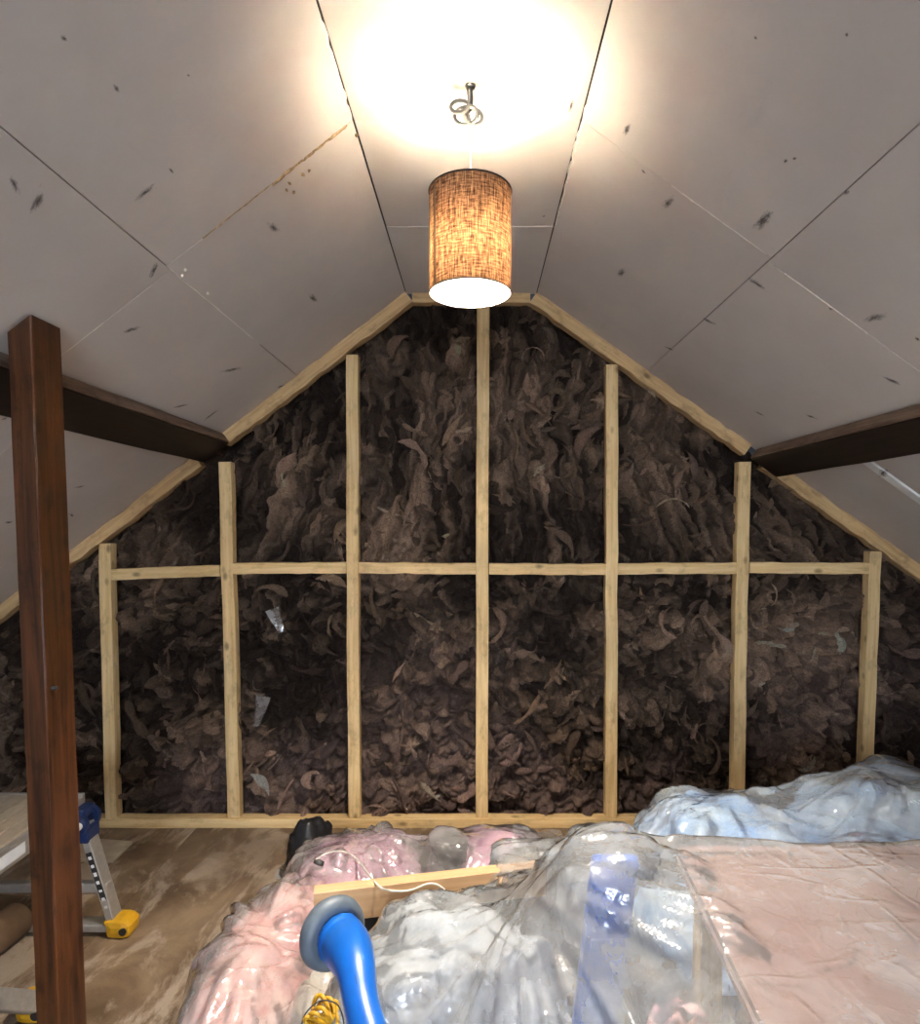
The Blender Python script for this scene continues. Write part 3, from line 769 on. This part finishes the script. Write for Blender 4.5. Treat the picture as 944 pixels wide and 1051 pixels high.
# ------------------------------------------------------------------ work platform on the left
def platform():
    X0, X1, Y0, Y1, ZT = -1.80, -1.40, 1.28, 2.15, 0.475
    root = empty('work_platform', ((X0 + X1) / 2, (Y0 + Y1) / 2, 0), 'folding aluminium work platform with blue hinges and yellow feet', 'platform')
    o = Vector(root.location)
    def part(name, c, size, mat, bev=.002, M=None, parent=root):
        off_ = o if parent is root else o
        return box(name, Vector(c) - o, size, mat, parent, bev, M)
    nsl = 7; sw = (X1 - X0 - .02) / nsl
    for k in range(nsl):
        part('deck_slat', (X0 + .01 + sw * (k + .5), (Y0 + Y1) / 2, ZT), (sw - .004, Y1 - Y0, .018), M_plat)
    part('deck_end_edge', ((X0 + X1) / 2, Y1 + .006, ZT - .006), (X1 - X0 + .02, .014, .034), M_alu)
    for x in (X0, X1):
        r = part('side_rail', (x, (Y0 + Y1) / 2, ZT - .030), (.022, Y1 - Y0 + .02, .062), M_alu)
        part('rail_label', (x + .0115, (Y0 + Y1) / 2 - .02, ZT - .03), (.0012, .34, .036), M_label, 0, None, r)
        for k in range(9):
            part('label_print', (x + .0125, Y0 + .11 + k * .035, ZT - .03), (.001, R.uniform(.012, .026), .012), M_ink, 0, None, r)
    for yy, sy, yb in ((Y1 - .02, 1, Y1 - .03), (Y0 + .06, -1, 1.75)):
        for x, sx in ((X0 + .02, -1), (X1 + .03, 1)):
            top = Vector((x, yy, ZT - .085)) - o; bot = Vector((x + .10 * (1 if sx > 0 else .4), yb, .035)) - o
            lg = timber('leg', bot, top, .028, .055, M_alu, root, ch=.003, wob=0, seg=2)
            # hinge: two discs, knob and cap
            bm = bmesh.new()
            for dy in (-.034, .034):
                g = bmesh.ops.create_cone(bm, cap_ends=True, segments=24, radius1=.034, radius2=.034, depth=.018)
                for v in g['verts']: v.co = Vector((v.co.x, v.co.z + dy, v.co.y * 1.15)) + top + Vector((-.004, 0, .012))
            box_bm(bm, top + Vector((.008, 0, -.03)), (.040, .07, .055), .006)
            box_bm(bm, top + Vector((-.008, 0, .045)), (.044, .066, .035), .006)
            hg = link('hinge', bm_mesh(bm, 'hinge'), M_hblue, root)
            bm = bmesh.new(); g = bmesh.ops.create_cone(bm, cap_ends=True, segments=16, radius1=.015, radius2=.012, depth=.03)
            for v in g['verts']: v.co = Vector((v.co.x, v.co.z - .052, v.co.y)) + top + Vector((.004, 0, .010))
            link('knob', bm_mesh(bm, 'knob'), M_label, hg)
            if sx > 0:
                d = (bot - top); lc = top + d * .55
                ang = math.atan2(d.x, -d.z)
                Mr = Matrix.Rotation(-ang, 3, 'Y')
                lb = box('leg_label', lc + Vector((.002, -.0285, 0)), (.020, .0015, d.length * .60), M_ink, lg, 0, Mr)
                lb.matrix_parent_inverse = lg.matrix_local.inverted()
                for k in range(7):
                    t = (k - 3) / 3.4 * d.length * .28
                    lp = box('label_print', lc + Vector((.002, -.0298, 0)) + Mr @ Vector((0, 0, t)), (.011, .001, R.uniform(.008, .017)), M_label, lg, 0, Mr)
                    lp.matrix_parent_inverse = lg.matrix_local.inverted()
        part('rung', ((X0 + X1) / 2 + .06, yy * .36 + yb * .64, .165), (X1 - X0 + .10, .028, .034), M_alu, .006)
        if sy > 0: part('stabiliser_bar', ((X0 + X1) / 2 + .06, yb, .030), (X1 - X0 + .20, .055, .026), M_alu, .004)
        for x in (X0 - .055, X1 + (.155 if sy > 0 else .115)):
            bm = bmesh.new(); box_bm(bm, Vector((x, yb, .032)) - o, (.085, .085, .064), .022)
            s = 1 if x > -1.6 else -1
            for v in bm.verts:
                if v.co.z > .045 - o.z: v.co.x -= s * .012
            ft = link('foot', bm_mesh(bm, 'foot', False), M_yellow, root)
            bm = bmesh.new(); g = bmesh.ops.create_cone(bm, cap_ends=True, segments=14, radius1=.013, radius2=.013, depth=.006)
            for v in g['verts']: v.co = Vector((v.co.x, v.co.z, v.co.y)) + Vector((x + .022 * s, yb - .0435, .030)) - o
            link('foot_bolt', bm_mesh(bm, 'foot_bolt'), M_ink, ft)
platform()
# roll of tan card under the platform, pale offcut by the wall
V, Fc = tube_geo([(-1.62, 1.86, .062), (-1.60, 2.10, .062)], .058, 20)
link('cardboard_roll', mesh('cardboard_roll', V, Fc, True), M_card, label='tan cardboard roll lying on the floor under the work platform', cat='roll')
a, b, c, d = [atz(u, v, 0.0) for u, v in ((62, 884), (116, 886), (136, 866), (84, 862))]
V = [Vector((p.x, p.y, z)) for z in (0.001, .012) for p in (a, b, c, d)]
link('board_offcut', mesh('board_offcut', V, [(3, 2, 1, 0), (4, 5, 6, 7), (0, 1, 5, 4), (1, 2, 6, 5), (2, 3, 7, 6), (3, 0, 4, 7)]), M_off,
     label='pale flat board offcut on the floor against the back wall', cat='board')

# ------------------------------------------------------------------ stored things under the plastic
HX0, HX1, HY0, HY1, HS = -1.1, 1.9, 0.4, 2.85, 0.01
HN = (int((HX1 - HX0) / HS) + 1, int((HY1 - HY0) / HS) + 1)
GXX, GYY = np.meshgrid(HX0 + HS * np.arange(HN[0]), HY0 + HS * np.arange(HN[1]), indexing='ij')
HL = np.zeros(HN); HR = np.zeros(HN)                       # support heights for the two sheets
def hadd(H, x, y, z):
    i = int(round((x - HX0) / HS)); j = int(round((y - HY0) / HS))
    if 0 <= i < HN[0] and 0 <= j < HN[1]: H[i, j] = max(H[i, j], z)
def bundle(name, c, r, mat, label, cat, seed, hs=(), amp=.24, rz=0.0, sub=5, group=None):
    bm = bmesh.new(); bmesh.ops.create_icosphere(bm, subdivisions=sub, radius=1)
    rot = Matrix.Rotation(rz, 3, 'Z'); so = Vector((seed * 3.1, seed * 1.7, seed))
    for v in bm.verts:
        p = v.co.copy()
        f = mnoise.noise(p * 1.3 + so) * .7 + abs(mnoise.noise(p * 2.7 + so)) * 1.0 + abs(mnoise.noise(p * 6 + so)) * .28 - .4
        q = p * (1 + amp * f)
        q.x = math.copysign(abs(q.x) ** .85, q.x); q.y = math.copysign(abs(q.y) ** .85, q.y)
        w = rot @ Vector((q.x * r[0], q.y * r[1], q.z * r[2])) + Vector(c)
        w.z = max(w.z, 0.004 + .003 * abs(p.x)); v.co = w
        for H in hs: hadd(H, w.x, w.y, w.z)
    base = Vector((c[0], c[1], 0))
    for v in bm.verts: v.co -= base
    o = link(name, bm_mesh(bm, name, True), mat, label=label, cat=cat, group=group); o.location = base
    return o
def solid(H, x0, x1, y0, y1, z):
    H[(GXX >= x0) & (GXX <= x1) & (GYY >= y0) & (GYY <= y1)] = np.maximum(H[(GXX >= x0) & (GXX <= x1) & (GYY >= y0) & (GYY <= y1)], z)
bundle('pink_bedding', (-.60, 1.72, .12), (.17, .40, .17), M_pink, 'pink bundle under clear plastic at the near left edge of the pile', 'bedding', 1, (HL,), rz=-.05)
bundle('cream_bedding', (-.37, 1.47, .10), (.10, .26, .17), M_cream, 'cream bundle under clear plastic behind the round grey tool head', 'bedding', 2, (HL,))
bundle('mauve_bedding', (-.44, 2.22, .10), (.24, .22, .17), M_mauve, 'mauve bundle under clear plastic at the back left of the pile', 'bedding', 3, (HL,))
bundle('mauve_bedding', (.06, 2.28, .10), (.24, .20, .17), M_mauve, 'mauve bundle under clear plastic behind the right end of the pine plank', 'bedding', 4, (HL, HR))
bundle('black_bag', (-.68, 2.46, .11), (.09, .085, .14), M_black, 'shiny black bag at the back left corner of the pile', 'bag', 5, (), sub=4, amp=.3)
bundle('black_bag', (-.10, 2.22, .20), (.075, .07, .10), M_black, 'shiny black bag lying between the two mauve bundles', 'bag', 6, (HL,), sub=4, amp=.3)
bundle('white_bedding', (-.06, 1.44, .22), (.29, .22, .255), M_white_cloth, 'white bundle under clear plastic in front of the pine plank', 'bedding', 7, (HR,))
bundle('pale_blue_bedding', (.88, 2.06, .20), (.33, .32, .30), M_bluecloth, 'pale blue bundle in the plastic covered heap behind the pink board', 'bedding', 8, (HR,))
bundle('pale_blue_bedding', (1.40, 2.02, .26), (.36, .32, .33), M_bluecloth, 'pale blue bundle at the far right of the plastic covered heap', 'bedding', 9, (HR,))
bundle('purple_blanket', (1.10, 1.66, .34), (.18, .14, .22), M_purple, 'dark purple blanket behind the back edge of the pink board', 'bedding', 10, (HR,))
bundle('white_bedding', (.43, 2.16, .10), (.15, .20, .22), M_white_cloth, 'white bundle under clear plastic left of the pale blue heap', 'bedding', 11, (HR,))
# black crate that carries the plank
def crate():
    x0, x1, y0, y1, z1 = -.40, .12, 1.72, 1.93, .330
    root = empty('black_crate', ((x0 + x1) / 2, (y0 + y1) / 2, 0), 'black crate under the pine plank in the middle of the pile', 'crate'); o = Vector(root.location)
    rz = Matrix.Rotation(math.radians(11), 3, 'Z')
    def b(name, c, s): return box(name, rz @ (Vector(c)), s, M_black, root, .004, rz)
    lx, ly = (x1 - x0) / 2, (y1 - y0) / 2 - .04
    b('crate_base', (0, 0, .01), (2 * lx, 2 * ly, .02)); b('lid', (0, 0, z1 - .008), (2 * lx + .02, 2 * ly + .02, .016))
    for s in (-1, 1):
        b('crate_side', (s * (lx - .006), 0, z1 / 2), (.012, 2 * ly, z1 - .03)); b('crate_side', (0, s * (ly - .006), z1 / 2), (2 * lx - .03, .012, z1 - .03))
crate()
# pine plank
pa = atz(322, 917, .432); pb = atz(560, 889, .432)
dv = (pb - pa).normalized(); bk = Vector((-dv.y, dv.x, 0))
plank = timber('pine_plank', pa + bk * .02 - Vector((0, 0, .045)), pb + bk * .02 - Vector((0, 0, .045)), .040, .090, M_planed, None, Vector((0, 0, 1)), ch=.002, wob=.0003,
               label='pale planed pine plank lying across the middle of the pile', cat='plank')
# blue panel leaning under the plastic peak
bp = Matrix.Rotation(math.radians(9), 3, 'Y') @ Matrix.Rotation(math.radians(-14), 3, 'Z')
root = empty('blue_board', (.262, 1.30, 0), 'upright bright blue plastic board under the sheet beside the pink board', 'board')
bm = bmesh.new(); box_bm(bm, (0, 0, .365), (.10, .035, .715), .012)
for v in bm.verts: v.co = Vector((v.co.x + .075 * (v.co.z / .72) - .04, v.co.y, v.co.z))
bo = link('panel', bm_mesh(bm, 'panel'), M_bluep, root)
for zz in (.18, .36, .54):
    box('rib', (.075 * zz / .72 - .04, -.020, zz), (.07, .010, .022), M_bluep, root, .003)
solid(HR, .25, .36, 1.26, 1.34, .735)
dd = np.hypot(np.where(GXX < .28, (GXX - .28) * 1.15, (GXX - .30) * 3.2), np.where(GYY > 1.32, (GYY - 1.32) * .85, (GYY - 1.28) * 1.3))
HR = np.maximum(HR, np.where(dd < .42, .735 - .95 * np.clip(dd - .03, 0, 1), 0))     # bunched film hangs as a tent round the board
# pink board on trestle legs
ca = atz(693, 868, .70); cb = atz(783, 1051, .70)
ed = (cb - ca); ed = ed / abs(ed.y)
def board_pt(t, w): return Vector((ca.x + ed.x * t + w, ca.y - t + w * .0, 0))
tbl = empty('pink_board', (ca.x + .5, ca.y - .4, 0), 'large flat pink board under clear plastic in the right foreground', 'board')
o = Vector(tbl.location)
def slab(name, z0, z1, mat, inset=0.0):
    cs = [board_pt(0 + inset, inset), board_pt(0 + inset, 1.15 - inset), board_pt(.85 - inset, 1.15 - inset), board_pt(.85 - inset, inset)]
    V = [p - o + Vector((0, 0, z)) for z in (z0, z1) for p in cs]
    V = [Vector(v) for v in V]
    return link(name, mesh(name, V, [(3, 2, 1, 0), (4, 5, 6, 7), (0, 1, 5, 4), (1, 2, 6, 5), (2, 3, 7, 6), (3, 0, 4, 7)]), mat, tbl)
slab('sheet', .6875, .70, M_pinkboard)
slab('edge_core', .672, .687, M_gyp, .002)
slab('sheet', .6595, .6715, M_pinkboard, .001)
for (t, w) in ((.06, .06), (.06, 1.08), (.78, .06), (.78, 1.08)):
    p = board_pt(t, w) - o
    box('leg', (p.x, p.y, .33), (.05, .05, .658), M_pine, tbl, .003)
for k in range(int(.85 / .005)):
    for w in np.arange(0, 1.15, .005):
        p = board_pt(k * .005, w); hadd(HR, p.x, p.y, .706)
bundle('pink_bedding', (.39, 1.08, .22), (.09, .22, .30), M_pink, 'brownish pink bundle on the floor between the blue board and the pink board', 'bedding', 12, (HR,), sub=4)

# ------------------------------------------------------------------ plastic sheets draped over it (mass-spring cloth settled on the support heights)
def blur(A, n):
    for _ in range(n):
        Ap = np.pad(A, 1, mode='edge'); A = (4 * A + Ap[:-2, 1:-1] + Ap[2:, 1:-1] + Ap[1:-1, :-2] + Ap[1:-1, 2:]) / 8
    return A
def support(H):                                  # grown a little and given sloping sides so that the film never cuts what it covers
    A = H.copy()
    for _ in range(3):
        Ap = np.pad(A, 1, mode='edge'); A = np.maximum.reduce([A, Ap[:-2, 1:-1], Ap[2:, 1:-1], Ap[1:-1, :-2], Ap[1:-1, 2:]])
    return blur(A, 8) + .006
def drape(x0, x1, y0, y1, sp, H, slack, steps, seed, rot=0.0, mask=None, z0=None, peaks=()):
    nx, ny = int((x1 - x0) / sp) + 1, int((y1 - y0) / sp) + 1
    gx, gy = np.meshgrid(np.linspace(x0, x1, nx), np.linspace(y0, y1, ny), indexing='ij')
    if rot:
        cx, cy = (x0 + x1) / 2, (y0 + y1) / 2; c, s = math.cos(rot), math.sin(rot)
        gx, gy = cx + (gx - cx) * c - (gy - cy) * s, cy + (gx - cx) * s + (gy - cy) * c
    Hc = support(H); Gx, Gy = np.gradient(Hc, HS)
    nz = 1 / np.sqrt(1 + Gx ** 2 + Gy ** 2)
    field = np.stack([Hc, -Gx * nz, -Gy * nz, nz], 2)
    def look(x, y):
        i = np.clip(((x - HX0) / HS + .5).astype(int), 0, HN[0] - 1); j = np.clip(((y - HY0) / HS + .5).astype(int), 0, HN[1] - 1)
        return field[i, j]
    def bil(x, y):
        fx = np.clip((x - HX0) / HS, 0, HN[0] - 1.001); fy = np.clip((y - HY0) / HS, 0, HN[1] - 1.001)
        i = fx.astype(int); j = fy.astype(int); a = fx - i; b = fy - j
        return (Hc[i, j] * (1 - a) + Hc[i + 1, j] * a) * (1 - b) + (Hc[i, j + 1] * (1 - a) + Hc[i + 1, j + 1] * a) * b
    z0 = z0 if z0 is not None else H.max() + .05
    P = np.stack([gx, gy, z0 + .05 * (fbm(gx * 7, gy * 7, seed + 500, 3) - .5)], 2)
    V = np.zeros_like(P)
    sl = 1 + slack * (fbm(gx * 6, gy * 6, seed + 700, 2) * 2)         # uneven slack makes folds
    rx = sp * sl[:-1]; ry = sp * sl[:, :-1]; r2 = sp * 1.414 * (1 + slack)
    def con(A, B_, r, k):
        d = B_ - A; L = np.sqrt(np.einsum('ijk,ijk->ij', d, d)) + 1e-9; c = ((L - r) / L * .5 * k)[..., None] * d
        A += c; B_ -= c
    h2, k2 = nx // 2, ny // 2
    for st in range(steps):
        old = P.copy()
        V *= .965; V[..., 2] -= .0007
        P += V
        for it in range(6):
            con(P[0:-1:2], P[1::2], rx[0::2], 1.0); con(P[1:-1:2], P[2::2], rx[1::2], 1.0)
            con(P[:, 0:-1:2], P[:, 1::2], ry[:, 0::2], 1.0); con(P[:, 1:-1:2], P[:, 2::2], ry[:, 1::2], 1.0)
            con(P[:-1:2, :-1:2][:h2, :k2], P[1::2, 1::2][:h2, :k2], r2, .25); con(P[1::2, :-1:2][:h2, :k2], P[:-1:2, 1::2][:h2, :k2], r2, .25)
        con(P[:-4], P[4:], sp * 4 * (1 + slack), .02); con(P[:, :-4], P[:, 4:], sp * 4 * (1 + slack), .02)
        hz = bil(P[..., 0], P[..., 1]); pen = hz - P[..., 2]; hit = pen > 0
        f = look(P[..., 0], P[..., 1]); cr = np.where(hit, np.minimum(pen * f[..., 3], .03), 0)
        fr = np.where(hit, .45, 0.0)[..., None]
        P = P - fr * (P - old) * np.array([1, 1, 0.0]) + f[..., 1:] * cr[..., None]
        V = np.clip(P - old, -.022, .022)
    hz = bil(P[..., 0], P[..., 1]); P[..., 2] = np.maximum(P[..., 2], hz)
    # upsample, then sharp straight creases along the surface normal
    def up(A):
        for ax in (0, 1):
            A = np.moveaxis(A, ax, 0); m = len(A)
            Q = np.concatenate([2 * A[:1] - A[1:2], A, 2 * A[-1:] - A[-2:-1]])
            mid = (-Q[:-3] + 9 * Q[1:-2] + 9 * Q[2:-1] - Q[3:]) / 16
            O = np.empty((2 * m - 1,) + A.shape[1:]); O[0::2] = A; O[1::2] = mid
            A = np.moveaxis(O, 0, ax)
        return A
    P = up(P); gx = up(gx); gy = up(gy); nx, ny = gx.shape
    du = np.gradient(P, axis=0); dv_ = np.gradient(P, axis=1); N = np.cross(du, dv_); N /= np.linalg.norm(N, axis=2, keepdims=True) + 1e-9
    N = N * np.sign(N[..., 2:3] + 1e-6)
    rs = np.random.RandomState(seed); fold = np.zeros_like(gx)
    segs = []
    for k in range(int((x1 - x0) * (y1 - y0) * 85)):
        a = rs.uniform(0, math.pi); segs.append((rs.uniform(x0, x1), rs.uniform(y0, y1), a, rs.uniform(.05, .30), rs.uniform(.009, .030), rs.uniform(.25, .75)))
    for (px, py, n, lo, hi) in peaks:
        for k in range(n):
            a = rs.uniform(0, 2 * math.pi); L = rs.uniform(lo, hi); d0 = rs.uniform(.02, .14)
            segs.append((px + math.cos(a) * (d0 + L / 2), py + math.sin(a) * (d0 + L / 2), a, L, rs.uniform(.009, .030), rs.uniform(.6, 1.35)))
    for (sx, sy, a, L, w, q) in segs:
        i = (np.abs(gx - sx) < L / 2 + w) & (np.abs(gy - sy) < L / 2 + w)
        ddx, ddy = gx[i] - sx, gy[i] - sy; t = ddx * math.cos(a) + ddy * math.sin(a); d = np.abs(-ddx * math.sin(a) + ddy * math.cos(a) + .05 * t * t / L)
        fold[i] = np.maximum(fold[i], w * q * np.clip(1 - d / w, 0, 1) * np.clip((L / 2 - np.abs(t)) / (L * .25), 0, 1))
    flat = np.clip((P[..., 0] - ca.x - .0) / .04, 0, 1) * np.clip((ca.y - P[..., 1]) / .04, 0, 1) * (P[..., 2] > .66)
    P = P + N * (fold * (1 - .95 * flat))[..., None]
    P[..., 2] = np.maximum(P[..., 2], .004)
    return P, nx, ny, (mask(gx, gy)[:-1, :-1] if mask is not None else None)
def sheet(name, P, nx, ny, keep, mat, label):
    me = grid_mesh(name, P.reshape(-1, 3), nx, ny, keep)
    o = link(name, me, mat, label=label, cat='plastic sheet')
    return o
PL = drape(-.97, .42, 1.02, 2.82, .0135, HL, .03, 110, 21, rot=.03, peaks=((-.6, 1.7, 26, .08, .35), (-.44, 2.2, 26, .06, .25)), mask=lambda x, y: ~((y < 1.80) & (x > -.28)) & ~((x < -.80 + .03 * np.sin(y * 17)) & (y > 1.95)))
sheet('plastic_sheet', *PL, M_film2, 'clear crinkled plastic sheet over the pink bundles on the left')
solid(HR, .06, .24, 1.76, 1.92, .44)
PR = drape(-.50, 2.05, .42, 2.80, .0145, HR, .025, 130, 22, rot=-.02, peaks=((.28, 1.30, 70, .14, .55), (-.06, 1.42, 30, .08, .3), (.9, 2.05, 30, .1, .4), (1.35, 2.0, 30, .1, .4)),
           mask=lambda x, y: ~((y > 1.70 + .25 * x) & (x < .12 + .10 * np.sin(y * 9)) & (y < 2.2)) & ~((y >= 2.2) & (x < .18)))
sheet('plastic_sheet', *PR, M_film, 'milky clear plastic sheet draped over the blue board and pink board')
def sheet_top(Ps, x, y):
    P = Ps[0]; d = (P[..., 0] - x) ** 2 + (P[..., 1] - y) ** 2
    k = np.argsort(d.ravel())[:6]; return float(P[..., 2].ravel()[k].max())

# ------------------------------------------------------------------ things lying on top
def tool():
    c = at(341, 957, 1.20)
    root = empty('polisher', c, 'blue handled tool with a round grey head in the centre foreground', 'tool')
    nrm = Vector((.62, -.70, .10)).normalized()
    x = nrm.cross(Vector((0, 0, 1))).normalized(); y = nrm.cross(x)
    Mx = Matrix((x, y, nrm)).transposed().to_4x4()
    r = .070
    hd = lathe('round_head', [(.0005, -.018), (r * .7, -.018), (r * .92, -.013), (r, .0), (r * .96, .012), (r * .84, .020), (r * .66, .021), (r * .56, .016), (.0005, .014)], M_grey, root, 40)
    hd.matrix_local = Mx
    # neck and handle: swept faceted body
    p0 = nrm * .010; p1 = nrm * .050 + Vector((0, 0, -.004))
    e1 = at(364, 990, 1.075) - c; e2 = at(372, 1035, 1.00) - c; e3 = at(392, 1110, .90) - c; e4 = at(402, 1180, .86) - c
    pts = smooth_pts([p0, p1, e1, e2, e3, e4], 6)
    rad = [.033, .034, .036, .037, .037, .036, .036, .036, .035, .034, .032, .030, .0285, .027, .026, .025, .024, .0235] + [.023] * 30
    rad = [q * 1.28 for q in rad[:len(pts)]]
    hn = tube('handle', pts, rad, M_blue, root, 14)
    tube('handle_seam', [p + Vector((.0, -.6, .75)).normalized() * (rad[i] * .985) for i, p in enumerate(pts)][4:-1], .0009, M_hblue, hn, 5)
tool()
def raster(Ps):
    G = np.zeros(HN); P = Ps[0].reshape(-1, 3)
    i = np.clip(((P[:, 0] - HX0) / HS + .5).astype(int), 0, HN[0] - 1); j = np.clip(((P[:, 1] - HY0) / HS + .5).astype(int), 0, HN[1] - 1)
    np.maximum.at(G, (i, j), P[:, 2]); Gp = np.pad(G, 1, mode='edge')
    return np.maximum.reduce([G, Gp[:-2, 1:-1], Gp[2:, 1:-1], Gp[1:-1, :-2], Gp[1:-1, 2:]])
GL = raster(PL)
def on_sheet(u, v, G, lift=.004):
    for k in range(400):
        Y = 1.0 + k * .0045; p = at(u, v, Y)
        i = int(round((p.x - HX0) / HS)); j = int(round((p.y - HY0) / HS))
        if 0 <= i < HN[0] and 0 <= j < HN[1] and p.z < G[i, j] + lift: return p
    return at(u, v, 2.1)
def cable():
    pts = [on_sheet(u, v, GL) for (u, v) in ((322, 884), (335, 876), (352, 874), (366, 882))]
    pts += [atplane(u, v, pa - bk * .004, bk) for (u, v) in ((386, 907), (400, 914), (420, 914), (440, 907), (452, 910), (462, 921), (472, 932))]
    root = empty('white_cable', pts[4], 'thin white cable trailing over the pine plank', 'cable'); o = Vector(root.location)
    tube('wire', smooth_pts([p - o for p in pts], 6), .0030, M_cable, root, 8)
    a = pts[0] - o
    tube('plug', [a, a + Vector((.016, 0, -.004)), a + Vector((.034, 0, -.010))], [.006, .010, .008], M_steel, root, 10)
cable()
def rope():
    c0 = on_sheet(330, 1040, np.maximum(GL, raster(PR)), .03); z = c0.z
    root = empty('yellow_rope', (c0.x, c0.y, z - .02), 'small coil of yellow rope on the plastic at the bottom edge', 'rope')
    for k in range(5):
        pts = []
        for i in range(25):
            a = 2 * math.pi * i / 24
            pts.append((.034 * math.cos(a) * (1 - .08 * k), .022 * math.sin(a + k) , .014 * math.sin(2 * a + k * 1.3) + .008 * k))
        tube('rope_loop', pts, .0045, M_yellow, root, 6)
    tube('wire_loop', smooth_pts([(-.04, -.02, 0), (-.03, -.01, .03), (0, 0, .048), (.035, 0, .038), (.05, -.01, .0), (.045, -.02, -.02)], 6), .0016, M_ink, root, 6)
rope()
